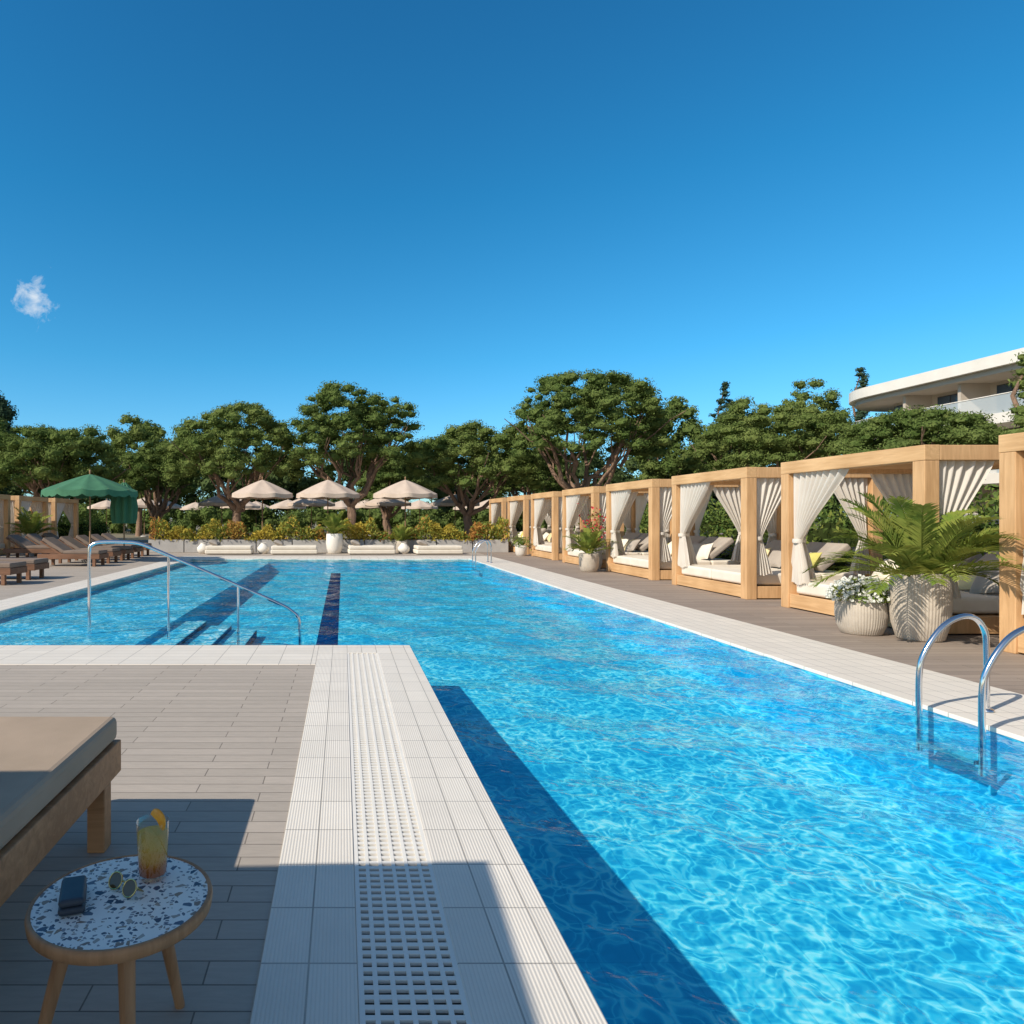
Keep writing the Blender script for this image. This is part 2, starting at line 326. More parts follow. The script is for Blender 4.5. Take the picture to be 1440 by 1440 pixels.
# ------------------------------------------------------------ ground / decks
mb=MB()
for a in [(-900,-5.6,-900,1500),(4.75,900,-900,1500),(-5.6,4.75,-900,-6.1),(-5.6,4.75,25.1,1500)]: mb.sheet(*a,-.03,'ground')
link('ground',mb.mesh('ground'))
mb=MB(); mb.sheet(-22,-.277,-8,6.96,0,'deck'); mb.sheet(-22,-6.2,6.96,29.3,0,'deck'); mb.sheet(-6.2,5.75,26.6,29.3,0,'deck'); link('stone_deck',mb.mesh('deck'))
mb=MB(); mb.sheet(5.75,22,-8,46,0,'deck_r'); link('timber_deck',mb.mesh('deck_r'))
mb=MB(); mb.sheet(-22,5.75,29.3,46,-.004,'deck'); link('rear_terrace',mb.mesh('rt'))
# pool shell
def fl(y): return -1.35+ (0.85)*min(1,max(0,(y-2)/7))
mb=MB()
ys=[-6,2,3,4,5,6,7,8,9]
for a,b_ in zip(ys[:-1],ys[1:]):
    x0=.775 if b_<=8 else -2.7
    mb.quad([(x0,a,fl(a)),(4.65,a,fl(a)),(4.65,b_,fl(b_)),(x0,b_,fl(b_))],'ptile')
mb.sheet(-2.7,4.65,9,25,fl(9),'ptile'); mb.sheet(-5.5,-2.7,8,25,-.15,'pshelf')
for q in ([(4.65,-6,-1.4),(4.65,25,-1.4),(4.65,25,-.02),(4.65,-6,-.02)],[(.775,-6,-1.4),(.775,8,-1.4),(.775,8,-.02),(.775,-6,-.02)],[(-5.5,8,-1.4),(.775,8,-1.4),(.775,8,-.02),(-5.5,8,-.02)],
  [(-5.5,25,-1.4),(4.65,25,-1.4),(4.65,25,-.02),(-5.5,25,-.02)],[(-5.5,8,-1.4),(-5.5,25,-1.4),(-5.5,25,-.02),(-5.5,8,-.02)],[(-2.7,8,-1.4),(-2.7,25,-1.4),(-2.7,25,-.151),(-2.7,8,-.151)],[(.775,-6,-1.4),(4.65,-6,-1.4),(4.65,-6,-.02),(.775,-6,-.02)]): mb.quad(q,'pwall')
link('pool_basin',mb.mesh('pool_basin'))
mb=MB(); mb.sheet(-.42,-.08,9.1,24.6,fl(9)+.004,'navy'); mb.sheet(-.75,.25,9.1,9.4,fl(9)+.008,'navy'); link('lane_marking',mb.mesh('lane'))
mb=MB()
for i in range(3):
    x=-2.7+i*.42; z=-.23-.07*i
    mb.box(x+.001,x+.42,8.02,11.4,-.56,z,'pshelf'); mb.box(x+.28,x+.421,8.02,11.4,z+.001,z+.008,'nosing')
    mb.box(x+.421,x+.424,8.02,11.4,-.56,z-.01,'navy')
link('pool_steps',mb.mesh('pool_steps'))
# copings
zt=.006
mb=MB()
mb.box(-.277,.05,-6,7.55,-.12,zt,'cop_y'); mb.box(.385,.785,-6,7.55,-.12,zt,'cop_y'); mb.box(-.277,.785,7.55,8.01,-.12,zt,'cop_y')
mb.box(-6.2,-.277,6.96,8.01,-.12,zt,'cop_x')
mb.box(4.64,5.75,-6,25,-.03,zt,'cop_y'); mb.box(-6.2,-5.49,8.01,25,-.12,zt,'cop_y'); mb.box(-6.2,5.75,24.99,26.6,-.12,zt-.001,'cop_x')
link('pool_coping',mb.mesh('coping'),bev=.004)
mb=MB(); mb.sheet(.05,.385,-6,7.55,-.08,'dark')
cols=np.linspace(.05,.385,7); 
for i in range(7): mb.box(cols[i]-.008 if 0<i<6 else cols[i]-(0 if i==0 else .018),cols[i]+.008 if 0<i<6 else cols[i]+(.018 if i==0 else 0),-1,7.55,-.012,.003,'grate')
y=-1.0
while y<7.53:
    mb.box(.052,.383,y,y+.021,-.010,.0015,'grate'); y+=.044
mb.box(.05,.385,-6,-1,-.03,.003,'grate')
link('overflow_grate',mb.mesh('grate'))
# water
rng=np.random.default_rng(3); K=[]
for i in range(40):
    lam=math.exp(rng.uniform(math.log(.18),math.log(1.6))); th=rng.normal(.9,.9); k=2*PI/lam
    K.append((k*math.cos(th),k*math.sin(th),rng.uniform(0,6.28),.085*math.sqrt(2/40)/k))
def wgrid(x0,x1,y0,y1,d):
    nx=int((x1-x0)/d)+1; ny=int((y1-y0)/d)+1
    X,Y=np.meshgrid(np.linspace(x0,x1,nx),np.linspace(y0,y1,ny)); Z=np.full_like(X,-.035)
    for kx,ky,ph,a in K: Z+=a*np.sin(kx*X+ky*Y+ph)
    return np.stack([X,Y,Z],-1)
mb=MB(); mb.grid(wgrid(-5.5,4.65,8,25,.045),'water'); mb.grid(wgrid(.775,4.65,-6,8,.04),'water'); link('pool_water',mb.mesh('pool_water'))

# ------------------------------------------------------------ rails & ladders
def ladder(x,y):
    mb=MB(); P=[(0,-.3),(0,-.1),(0,.28),(.04,.45),(.17,.64),(.31,.725),(.43,.72),(.505,.62),(.52,.46),(.52,.2),(.52,.004)]
    for dy in (0,.52):
        mb.tube(spline([(a,dy,z) for a,z in P],8),.021,'chrome',12)
        mb.lathe([(.0,.022),(.045,.02),(.048,.004)],'chrome',16,(.52,dy,0))
        mb.tube([(0,dy,-.28),(.19,dy,-.28)],.015,'chrome')
    mb.box(-.04,.06,.021,.499,-.235,-.205,'chrome')
    link('pool_ladder',mb.mesh('pool_ladder'),(x,y,.006))
ladder(4.45,4.75); ladder(4.40,22.6)
mb=MB()
mb.tube(spline([(-3.6,0,-.15),(-3.6,0,.4),(-3.6,0,1.02),(-3.55,0,1.12),(-3.42,0,1.155),(-3.1,0,1.155),(-2.88,0,1.13),(-2.6,0,1.02),(-1.7,0,.63),(-.95,0,.30),(-.72,0,.17),(-.62,0,0.02),(-.60,0,-.5)],8),.024,'chrome',12)
mb.tube([(-2.475,0,-.23),(-2.475,0,.965)],.02,'chrome'); mb.tube([(-1.485,0,-.5),(-1.485,0,.53)],.02,'chrome')
link('pool_handrail',mb.mesh('handrail'),(0,9.7,0))

# ------------------------------------------------------------ cabana
def curtain(mb,A,B,G,zt,zi,zb,nf=7,mat='curtain',seed=0):
    A=np.array(A);B=np.array(B);G=np.array(G); d=(B-A); Lr=np.linalg.norm(d); d=d/Lr; nn=np.array([-d[1],d[0]]); nu=nf*8+1
    u=np.linspace(0,1,nu); rows=[]
    ph=seed*1.7
    for t in np.linspace(0,1,22):
        z=zt+(zi-zt)*t; s=t**1.25; s2=math.sin(t*PI/2)**1.1*.35+s*.65
        base=(A+np.outer(u,B-A)); g=G+np.outer((u-.5)*.13,d); p=base*(1-s2)+g*s2
        am=(.045*(1-.45*s2))*np.sin(u*2*PI*nf+ph+1.2*np.sin(u*7+ph)+t*.8)
        p=p+am[:,None]*nn; rows.append(np.column_stack([p,np.full(nu,z)-0.05*np.sin(u*PI)*(1-t)*t]))
    mb.grid(rows,mat); rows=[]
    for t in np.linspace(0,1,12):
        z=zi+(zb-zi)*t; wd=.13+.24*t**.8; p=G+np.outer((u-.5)*wd,d)+ (d*.06*t)[None,:]
        am=(.03+.03*t)*np.sin(u*2*PI*nf+ph+1.2*np.sin(u*7+ph)+.8+t*.6); p=p+am[:,None]*nn
        rows.append(np.column_stack([p,np.full(nu,z)+.02*np.sin(u*9)*t]))
    mb.grid(rows,mat)
    mb.lathe([(.075,-.035),(.082,0),(.075,.035)],mat,14,(G[0],G[1],zi))
H=2.43; W=2.85; Dp=2.5; ps=.19
def cabana_parts(v):
    r=random.Random(v); f=MB()
    for x in (0,Dp-ps):
        for y in (0,W-ps): f.box(x,x+ps,y,y+ps,0,H-.2,'oak')
    f.box(-.004,ps+.004,-.004,W+.004,H-.199,H,'oak_y'); f.box(Dp-ps-.004,Dp+.004,-.004,W+.004,H-.199,H,'oak_y')
    f.box(ps+.005,Dp-ps-.005,0,ps,H-.197,H-.003,'oak'); f.box(ps+.005,Dp-ps-.005,W-ps,W,H-.197,H-.003,'oak')
    b=MB(); b.box(.02,.06,ps+.002,W-ps-.002,.02,.24,'oak_y'); b.box(ps+.002,Dp-ps-.002,.02,.06,.02,.24,'oak'); b.box(ps+.002,Dp-ps-.002,W-.06,W-.02,.02,.24,'oak')
    b.box(.062,Dp-.05,.062,W-.062,.05,.225,'oak_y')
    s=MB()
    for i in range(13):
        x=.27+i*.16; s.box(x,x+.05,ps+.003,W-ps-.003,H-.13,H-.05,'oak_y')
    cn=MB(); P=[]
    for x in np.linspace(ps+.02,Dp-ps-.02,30): P.append([(x,y,H-.035+.015*math.sin(x*40)) for y in (ps+.01,W/2,W-ps-.01)])
    cn.grid(P,'canopyw')
    m_=MB(); m_.box(.10,1.55,ps+.03,W/2-.01,.245,.46,'cream'); m_.box(.10,1.55,W/2+.01,W-ps-.03,.245,.46,'cream')
    m_.box(1.56,2.25,ps+.03,W-ps-.03,.245,.46,'cream')
    bk=MB()
    for yy in (W*.29,W*.71):
        bk.M=Matrix.Translation((1.62,yy,.47))@Matrix.Rotation(R(-38),4,'Y'); bk.box(0,.72,-.52,.52,0,.15,'greyc')
    bk.M=None
    pl=MB(); cs=['yellow','cream','greyc','mustard','cream']
    for i,yy in enumerate((.55,.95,1.6,2.1,2.4)):
        rot=Matrix.Rotation(R(-58+r.uniform(-8,8)),3,'Y')@Matrix.Rotation(R(r.uniform(-15,15)),3,'Z')
        pl.pillow((1.50+r.uniform(-.12,.1),yy,.66+r.uniform(-.02,.03)),.44,.5,.17,cs[(i+v)%5],rot)
    cu=MB(); e=.095
    curtain(cu,(e,W-ps-.02),(e,W-ps-1.2),(e,W-ps-.10),H-.2,1.12,.42,8,seed=v)
    curtain(cu,(ps+.02,e),(ps+.75,e),(ps+.08,e),H-.2,1.12,.45,6,seed=v+1)
    curtain(cu,(Dp-ps-.02,e),(Dp-ps-.8,e),(Dp-ps-.10,e),H-.2,1.12,.45,6,seed=v+2)
    curtain(cu,(ps+.02,W-e),(ps+.7,W-e),(ps+.08,W-e),H-.2,1.12,.45,6,seed=v+3)
    curtain(cu,(Dp-ps-.02,W-e),(Dp-ps-.9,W-e),(Dp-ps-.10,W-e),H-.2,1.12,.45,6,seed=v+4)
    curtain(cu,(Dp-e,ps+.02),(Dp-e,ps+.8),(Dp-e,ps+.10),H-.2,1.12,.45,6,seed=v+5)
    curtain(cu,(Dp-e,W-ps-.02),(Dp-e,W-ps-.9),(Dp-e,W-ps-.10),H-.2,1.12,.45,6,seed=v+6)
    return [('wooden_frame',f.mesh('frame'),.008),('platform',b.mesh('platform'),.006),('roof_slats',s.mesh('slats')),('roof_canopy',cn.mesh('canopy')),
        ('mattress',m_.mesh('mattress'),.045,3),('backrest_cushions',bk.mesh('backrests'),.045,3),('pillows',pl.mesh('pillows')),('curtains',cu.mesh('curtains'))]
CP=[cabana_parts(v) for v in range(3)]
for k in range(0,8):
    far=7.7+3.83*k; group('poolside_cabana',CP[(k+1)%3],(7.4,far-W,0))
for k in range(4):
    group('poolside_cabana',CP[k%3],(-13.6,23.5+3.6*k+W-2,0),PI)
# ------------------------------------------------------------ loungers
def lounger(raised,wood_,cush,L=1.95,Wd=.74,Hh=.33,th=.11,deg=32):
    f=MB(); hz=Hh+.0
    f.box(0,L,0,.055,hz-.10,hz+.05,wood_); f.box(0,L,Wd-.055,Wd,hz-.10,hz+.05,wood_); f.box(L-.05,L-.002,.057,Wd-.057,hz-.095,hz+.045,wood_); f.box(.002,.05,.057,Wd-.057,hz-.095,hz+.045,wood_)
    for x in (.12,L-.22):
        for y in (.004,Wd-.084): f.box(x,x+.09,y,y+.08,0,hz-.101,wood_)
    x=.06
    while x<L-.1:
        f.box(x,x+.07,.057,Wd-.057,hz-.02,hz+.005,wood_); x+=.1
    c=MB()
    if raised:
        hx=.78; c.box(hx,L-.02,.03,Wd-.03,hz+.052,hz+.052+th,cush)
        c.M=Matrix.Translation((hx,0,hz+.06))@Matrix.Rotation(R(deg),4,'Y'); c.box(-.78,0,.03,Wd-.03,0,th,cush); c.M=None
        f.M=Matrix.Translation((hx,0,hz+.045))@Matrix.Rotation(R(deg),4,'Y'); f.box(-.8,0,.02,.06,-.05,0,wood_); f.box(-.8,0,Wd-.06,Wd-.02,-.05,0,wood_); f.box(-.8,-.75,.06,Wd-.06,-.045,-.005,wood_); f.M=None
    else: c.box(.02,L-.005,.012,Wd-.012,hz+.052,hz+.052+th,cush)
    return [('frame',f.mesh('lounger_frame'),.006),('cushion',c.mesh('lounger_cushion'),.03,3)]
near=lounger(False,'teak','taupe',L=2.0,Wd=.78,Hh=.39,th=.115)
group('sun_lounger',near,(-1.06,1.27,0),PI/2)
LR=lounger(True,'teakd','brownc'); LF=lounger(False,'teakd','brownc')
for i,yy in enumerate((15.2,16.5,21.0,22.4,23.9,25.3,26.7)):
    group('sun_lounger',LF if i<2 else LR,(-9.3-.05*i,yy,0),R(-3))
for yy in (24.5,26.0,27.4): group('sun_lounger',LR,(-12.2,yy,0),R(-3))
mb=MB(); mb.box(-.15,.13,-.1,.1,0,.004,'paper'); link('folded_paper',mb.mesh('paper'),(-1.36,2.38,.56),R(25))
def daybed():
    b=MB(); b.box(-.95,.95,-.5,.5,.03,.2,'cream'); c=MB(); c.box(-.93,.93,-.48,.48,.205,.36,'cream')
    p=MB(); p.pillow((-.65,.0,.46),.42,.7,.2,'greyc',Matrix.Rotation(R(20),3,'Y')); return [('base',b.mesh('db'),.04,3),('cushion',c.mesh('dc'),.05,3),('pillow',p.mesh('dp'))]
DB=daybed()
for xx in (323,414,522,616): group('floor_daybed',DB,((xx-482)*28.1/960,28.2,0),R(random.uniform(-4,4)))
# ------------------------------------------------------------ pots & plants
def palmfronds(mb,n,Ln,rng,z0=0,mat='palm',nl=40,lw=.024,ll=.30,spread=1.0,emin=.4):
    for i in range(n):
        a=i*2.39996+rng.uniform(-.3,.3); e=emin+(1.45-emin)*rng.uniform(0,1)**.9; Lf=Ln*rng.uniform(.75,1.1); pts=[]
        d=np.array([math.cos(a)*math.cos(e),math.sin(a)*math.cos(e),math.sin(e)]); p=np.array([math.cos(a)*.05,math.sin(a)*.05,z0])
        k=16; pts.append(p.copy())
        for j in range(k):
            d=d+np.array([0,0,-1])*(.05+.05*spread)*(j/k)*1.5; d/=np.linalg.norm(d); p=p+d*Lf/k; pts.append(p.copy())
        mb.tube(pts,[.009*(1-j/(k+1))+.0025 for j in range(k+1)],mat,5,cap=False)
        pa=np.array(pts)
        for j in range(nl):
            s=.15+.85*j/nl; q=s*k; i0=min(int(q),k-1); P=pa[i0]+(pa[i0+1]-pa[i0])*(q-i0); t=pa[i0+1]-pa[i0]; t/=np.linalg.norm(t)
            sd=np.cross(t,[0,0,1]); sd/=np.linalg.norm(sd)+1e-6; up=np.cross(sd,t)
            lf=ll*math.sin(PI*(.15+.8*s))**.7*rng.uniform(.85,1.1)
            for sg in (-1,1):
                dr=t*.85+sd*sg*.75+up*.3+rng.normal(size=3)*.07; dr/=np.linalg.norm(dr); tip=P+dr*lf+np.array([0,0,-.16*lf]); mid=P+dr*lf*.45
                wv_=np.cross(dr,up+sd*.2*sg); wv_/=np.linalg.norm(wv_); wv_=wv_*lw/2
                mb.add([P-wv_*.4,mid-wv_,tip,mid+wv_,P+wv_*.4],[[0,1,2,3,4]],mat)
rg=np.random.default_rng(11)
potprof=[(.0,.0),(.25,.0),(.275,.02),(.33,.2),(.352,.42),(.35,.62),(.335,.82),(.315,.83),(.295,.80),(.285,.74),(0,.74)]
def pot(name,scale,mat,ribs=True,h=1.0):
    mb=MB(); mb.lathe([(r*scale,z*h) for r,z in potprof],mat,448 if ribs else 40,rib=.0085 if ribs else 0,nr=56 if ribs else 0)
    mb.lathe([(0,.75*h),(.28*scale,.745*h)],'soil',20); return mb.mesh(name)
pb=MB(); palmfronds(pb,36,1.25,rg,.72,nl=38,ll=.32,lw=.028,emin=.25); leaves(pb,rg.normal(size=(250,3))*[.12,.12,.12]+[0,0,.85],.16,.3,'shrub',rg)
PP=[('ribbed_pot',pot('rp',.86,'pot')),('palm_foliage',pb.mesh('pf'))]
group('potted_palm',PP,(7.12,8.42,0))
fb=MB(); n=1500; q=rg.normal(size=(n,3)); q/=np.linalg.norm(q,axis=1)[:,None]; q[:,2]=np.abs(q[:,2]); q=q*rg.uniform(.6,1,(n,1))**.5*[.36,.36,.28]+[0,0,.44]
leaves(fb,q,.06,.45,'shrub',rg); q2=q[rg.integers(0,n,520)]*1.0; q2=(q2-[0,0,.44])*1.07+[0,0,.45]
for j in range(4): leaves(fb,q2+rg.normal(size=q2.shape)*.006,.045,.8,'petal',rg)
group('potted_flowers',[('ribbed_pot',pot('rp2',.80,'pot',h=.58)),('flowers',fb.mesh('fl'))],(6.72,8.85,0))
pb=MB(); palmfronds(pb,22,.8,rg,.5,nl=22,ll=.24,lw=.03); SP=[('pot',pot('p3',.75,'pot',True,.62)),('palm_foliage',pb.mesh('pf3'))]
group('potted_palm',SP,(6.85,19.0,0)); 
fb=MB(); leaves(fb,rg.normal(size=(500,3))*[.16,.16,.32]+[0,0,.95],.1,.4,'shrub',rg); leaves(fb,rg.normal(size=(160,3))*[.17,.17,.3]+[0,0,1.15],.08,.8,'redpetal',rg)
group('potted_flowers',[('pot',pot('p4',.7,'concrete',False,.75)),('flowers',fb.mesh('fl2'))],(7.35,20.0,0))
fb=MB(); leaves(fb,rg.normal(size=(400,3))*[.16,.16,.12]+[0,0,.55],.1,.4,'shrub',rg); group('potted_flowers',[('pot',pot('p5',.65,'concrete',False,.5)),('flowers',fb.mesh('fl3'))],(7.0,26.8,0))
pb=MB(); palmfronds(pb,26,1.35,rg,.72,nl=24,ll=.34,lw=.04); LP=[('pot',pot('p6',.95,'concrete',False)),('palm_foliage',pb.mesh('pf6'))]
group('potted_palm',LP,(-12.6,27.6,0)); 
pb=MB(); palmfronds(pb,22,1.1,rg,.8,nl=22,ll=.3,lw=.04); WP=[('white_pot',pot('p7',1.0,'plaster',False)),('palm_foliage',pb.mesh('pf7'))]
group('potted_palm',WP,(-.35,28.75,0)); group('potted_palm',SP,(2.5,29.1,0))
mb=MB(); mb.lathe([(0,0),(.14,0),(.24,.12),(.25,.25),(.14,.38),(.1,.42),(.12,.46)],'plaster',20); RPm=mb.mesh('round_vase')
for xx in (370,568,285): link('round_vase',RPm,((xx-482)*28.4/960,28.5,0))
# ------------------------------------------------------------ planter hedge at back
mb=MB(); x=-8.4
while x<7.2:
    mb.box(x,x+1.52,29.5,30.6,0,.55,'greybox'); mb.box(x+.06,x+1.46,29.56,30.54,.551,.57,'soil'); x+=1.56
link('stone_planter',mb.mesh('planter'),bev=.012)
fb=MB(); n=17000; X=rg.uniform(-8.4,7.2,n); hgt=.55+.22*np.sin(X*2.1)+.16*np.sin(X*5.3+1)+.1*np.sin(X*11)
C=np.column_stack([X,rg.uniform(29.4,30.7,n),.5+hgt*rg.uniform(0,1.15,n)**.8]); kk=np.sin(X*1.7+.5)+np.sin(X*3.1)*.7+rg.normal(size=n)*.5
leaves(fb,C[kk>0.0],.17,.35,'shruby',rg,.5); leaves(fb,C[(kk<=.0)&(kk>-.9)],.17,.35,'shrub',rg,.5); leaves(fb,C[kk<=-.9],.17,.35,'shrubr',rg,.5)
link('flowering_hedge',fb.mesh('fh'))
def bush_row(name,x0,x1,y0,y1,zh,n,size,mats,zb=0):
    fb=MB(); X=rg.uniform(x0,x1,n);Y=rg.uniform(y0,y1,n); hh=zh*(.75+.18*np.sin(Y*1.9+X)+.12*np.sin(Y*4.7+X*3)); Z=zb+hh*rg.uniform(.15,1,n)**.6
    C=np.column_stack([X,Y,Z]); c=rg.uniform(size=n)
    for i,mm in enumerate(mats): leaves(fb,C[(c>=i/len(mats))&(c<(i+1)/len(mats))],size,.4,mm,rg,.4)
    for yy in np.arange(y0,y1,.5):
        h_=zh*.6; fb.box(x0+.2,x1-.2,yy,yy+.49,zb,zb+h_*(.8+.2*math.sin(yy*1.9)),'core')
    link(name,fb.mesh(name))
bush_row('lavender_bed',10.6,11.8,3,34,1.05,14000,.13,['lav','shrub','shrub'])
bush_row('clipped_hedge',12.4,14,3,40,2.3,26000,.16,['hedge','hedge','shrub'])
bush_row('clipped_hedge',-17.5,-16.4,14,48,1.9,12000,.17,['hedge','shrub'])
# ------------------------------------------------------------ umbrellas
def umbrella(r,zedge,zpeak,mat,sides=8,val=.18,scal=0,polem='pole',n_sub=6):
    c=MB(); na=sides*n_sub; rows=[]
    def rad(a):
        k=2*PI/sides; f=(a%k)-k/2; return math.cos(k/2)/math.cos(f)
    for t in np.linspace(0.01,1,8):
        row=[]
        for a in np.linspace(0,2*PI,na+1):
            q=r*t*rad(a); k=2*PI/sides; f=((a%k)/k); sag=-.06*r*math.sin(PI*f)*t
            row.append((q*math.cos(a),q*math.sin(a),zpeak-(zpeak-zedge)*t**1.15+sag*.5))
        rows.append(row)
    c.grid(rows,mat)
    last=rows[-1]; r2=[]
    for i,p in enumerate(last):
        sc_=val*(1+(.35*abs(math.sin(PI*i/n_sub*2)) if scal else 0)); r2.append((p[0]*1.01,p[1]*1.01,p[2]-sc_))
    c.grid([last,r2],mat)
    f=MB(); f.tube([(0,0,0),(0,0,zpeak+.08)],.028,polem,10); f.lathe([(.0,zpeak+.16),(.035,zpeak+.12),(.03,zpeak+.05)],polem,10)
    k=2*PI/sides
    for i in range(sides):
        a=i*k; f.tube([(0,0,zpeak-.08),(r*.99*math.cos(a),r*.99*math.sin(a),zedge-.0)],.011,polem,5); f.tube([(0,0,zpeak-.75),(r*.5*math.cos(a),r*.5*math.sin(a),zpeak-(zpeak-zedge)*.5-.05)],.009,polem,5)
    f.lathe([(0,.09),(.28,.08),(.3,.0)],'greybox',20)
    return [('canopy',c.mesh('um_canopy')),('pole_and_ribs',f.mesh('um_pole'))]
UB=umbrella(1.5,2.62,3.28,'beige_fab'); US=umbrella(1.65,2.5,3.1,'beige_fab')
for px in (369,461,570): group('beach_umbrella',UB,((px-482)*32/960,32,0),random.uniform(0,.7))
for px,d in ((150,62),(203,54),(228,58),(312,46),(338,57),(405,60),(438,47),(520,56),(545,46),(640,46),(690,58),(712,52),(590,62),(360,66),(480,64),(275,70),(660,68)):
    group('beach_umbrella',US,((px-482)*d/960,d,0),random.uniform(0,.7))
UG=umbrella(1.55,2.42,2.98,'green_fab',12,.16,1); group('green_beach_umbrella',UG,(-8.55,23.1,0),.2)
c=MB(); na=60; rows=[]
for z,r0 in ((2.75,.05),(2.6,.2),(2.3,.36),(1.9,.42),(1.5,.40),(1.3,.36)):
    rows.append([((r0*(1+.18*math.cos(10*a)))*math.cos(a),(r0*(1+.18*math.cos(10*a)))*math.sin(a),z) for a in np.linspace(0,2*PI,na+1)])
c.grid(rows,'green_fab'); f=MB(); f.tube([(0,0,0),(0,0,2.85)],.028,'pole'); group('closed_green_umbrella',[('folded_canopy',c.mesh('fc')),('pole',f.mesh('fp'))],(-7.75,24.2,0))
SH=umbrella(2.6,2.4,2.95,'green_fab',4,.14,1,n_sub=14); group('green_beach_umbrella',SH,(-3.90,-.55,0),R(45))
# ------------------------------------------------------------ side table & items
tx,ty,th_=-.61,1.89,.45
t=MB(); t.lathe([(0,th_-.001),(.232,th_-.001)],'terrazzo',64); rim=MB(); rim.lathe([(.0,th_-.04),(.225,th_-.04),(.243,th_-.032),(.246,th_-.01),(.243,th_),(.233,th_+.001),(.231,th_-.003)],'teakz',64)
lg=MB()
for a in (R(62),R(195),R(-68),):
    cx,sx=math.cos(a),math.sin(a); lg.tube([(cx*.13,sx*.13,th_-.04),(cx*.235,sx*.235,0)],[.024,.015],'teakz',12)
group('round_side_table',[('terrazzo_top',t.mesh('tt')),('wooden_rim',rim.mesh('tr')),('legs',lg.mesh('tl'))],(tx,ty,0))
g=MB(); hh=.165; g.lathe([(0,.002),(.036,.002),(.040,.006),(.047,hh)],'glass',40); g.lathe([(.047,hh),(.0462,hh+.001),(.0455,hh)],'glass',40); g.lathe([(0,.012),(.0385,.013)],'glass',40)
d_=MB(); d_.lathe([(0,.0135),(.0380,.0145),(.0442,.130),(0,.130)],'drink',40)
ic=MB()
for i,(x,y,z) in enumerate(((.01,.012,.112),(-.018,-.008,.116),(.014,-.018,.092))):
    ic.M=Matrix.Translation((x,y,z))@Matrix.Rotation(i*1.1,4,'X')@Matrix.Rotation(i*.8+.3,4,'Z'); ic.box(-.012,.012,-.012,.012,-.012,.012,'glass')
lm=MB()
P=[[(rr*math.cos(a),0.004*sg,rr*math.sin(a)) for a in np.linspace(-.2,PI+.2,20)] for rr,sg in ((0,1),(.03,1),(.034,0),(.03,-1),(0,-1))]
lm.M=Matrix.Translation((.018,-.012,hh+.005))@Matrix.Rotation(R(-35),4,'Z')@Matrix.Rotation(R(35),4,'Y'); lm.grid(P,'lemon')
group('iced_drink_glass',[('tumbler',g.mesh('gl')),('drink',d_.mesh('dr')),('ice_cubes',ic.mesh('ic')),('citrus_slice',lm.mesh('cs'))],(-.555,1.995,th_+.001))
c=MB(); c.box(-.068,.068,-.034,.034,0,.021,'case'); c.box(-.067,.067,-.033,.033,.0215,.042,'case'); link('sunglasses_case',c.mesh('case'),(-.735,1.86,th_+.001),R(108),bev=.015,seg=4)
c=MB()
for sx in (-.033,.033):
    ring=[(sx+.026*math.cos(a),0,.024+.022*math.sin(a)) for a in np.linspace(0,2*PI,25)]; c.tube(ring,.0022,'gold',6,cap=False); c.add([(sx+.025*math.cos(a),0,.024+.021*math.sin(a)) for a in np.linspace(0,2*PI,24,endpoint=False)],[list(range(24))],'lens')
c.tube([(-.008,0,.03),(0,0,.034),(.008,0,.03)],.0022,'gold',6)
for sx in (-1,1): c.tube([(sx*.06,0,.034),(sx*.056,.03,.03),(sx*.02,.045,.026),(-sx*.045,.05,.02)],.0022,'gold',6)
o=link('sunglasses',c.mesh('sg'),(-.625,1.90,th_+.004),0); o.rotation_euler=(R(-35),0,R(-38))
# ------------------------------------------------------------ building
YB=45.5
def outline(off,x0=35,y0=8,y1=YB,xr=75,r=5.2):
    r2=r-off; pts=[(x0+off,y0)]; cx,cy=x0+r,y1
    for a in np.linspace(PI,PI/2,20): pts.append((cx+r2*math.cos(a),cy+r2*math.sin(a)))
    pts.append((xr,cy+r2)); return pts
def extr(mb,pts,z0,z1,mat,cap=True,close=(75,8)):
    P=pts+[close] if close else pts
    n=len(P); lo_=[(x,y,z0) for x,y in P]; hi=[(x,y,z1) for x,y in P]
    rng_=n if close else n-1
    mb.add(lo_+hi,[[i,(i+1)%n,(i+1)%n+n,i+n] for i in range(rng_)],mat)
    if cap: mb.add(hi,[list(range(n))],mat); mb.add(lo_,[list(range(n))[::-1]],mat)
sl=MB(); extr(sl,outline(0),9.6,10.25,'plaster'); extr(sl,outline(.35),9.3,9.599,'plaster2')
for z in (6.55,3.35,.15): extr(sl,outline(0),z,z+.55,'plaster')
wl=MB(); 
for z in (7.1,3.9,.7): extr(wl,outline(2.6),z,z+2.4 if z<7 else 9.3,'plaster2',False)
wi=MB()
for z in (7.1,3.9,.7):
    y=9.0; 
    while y<44:
        wi.box(37.55,37.598,y,y+2.9,z+.05,z+2.0,'winframe')
        for q in range(3): wi.box(37.50,37.548,y+.08+q*.95,y+.92+q*.95,z+.12,z+1.93,'window')
        wl.box(35.9,37.6,y+3.35,y+3.55,z,z+(2.19 if z>7 else 2.64),'plaster2')
        y+=3.9
    for a in np.linspace(PI*.95,PI*.6,3):
        wi.M=Matrix.Translation((40.2,YB,0))@Matrix.Rotation(a,4,'Z'); wi.box(2.58,2.63,-.7,.7,z+.05,z+2.0,'window'); wi.M=None
gr=MB(); rl=MB()
for z in (7.1,3.9,.7):
    o_=outline(.12); extr(gr,o_,z,z+.98,'bglass',False,None)
    rl.tube([(x,y,z+1.0) for x,y in o_],.035,'plaster',6)
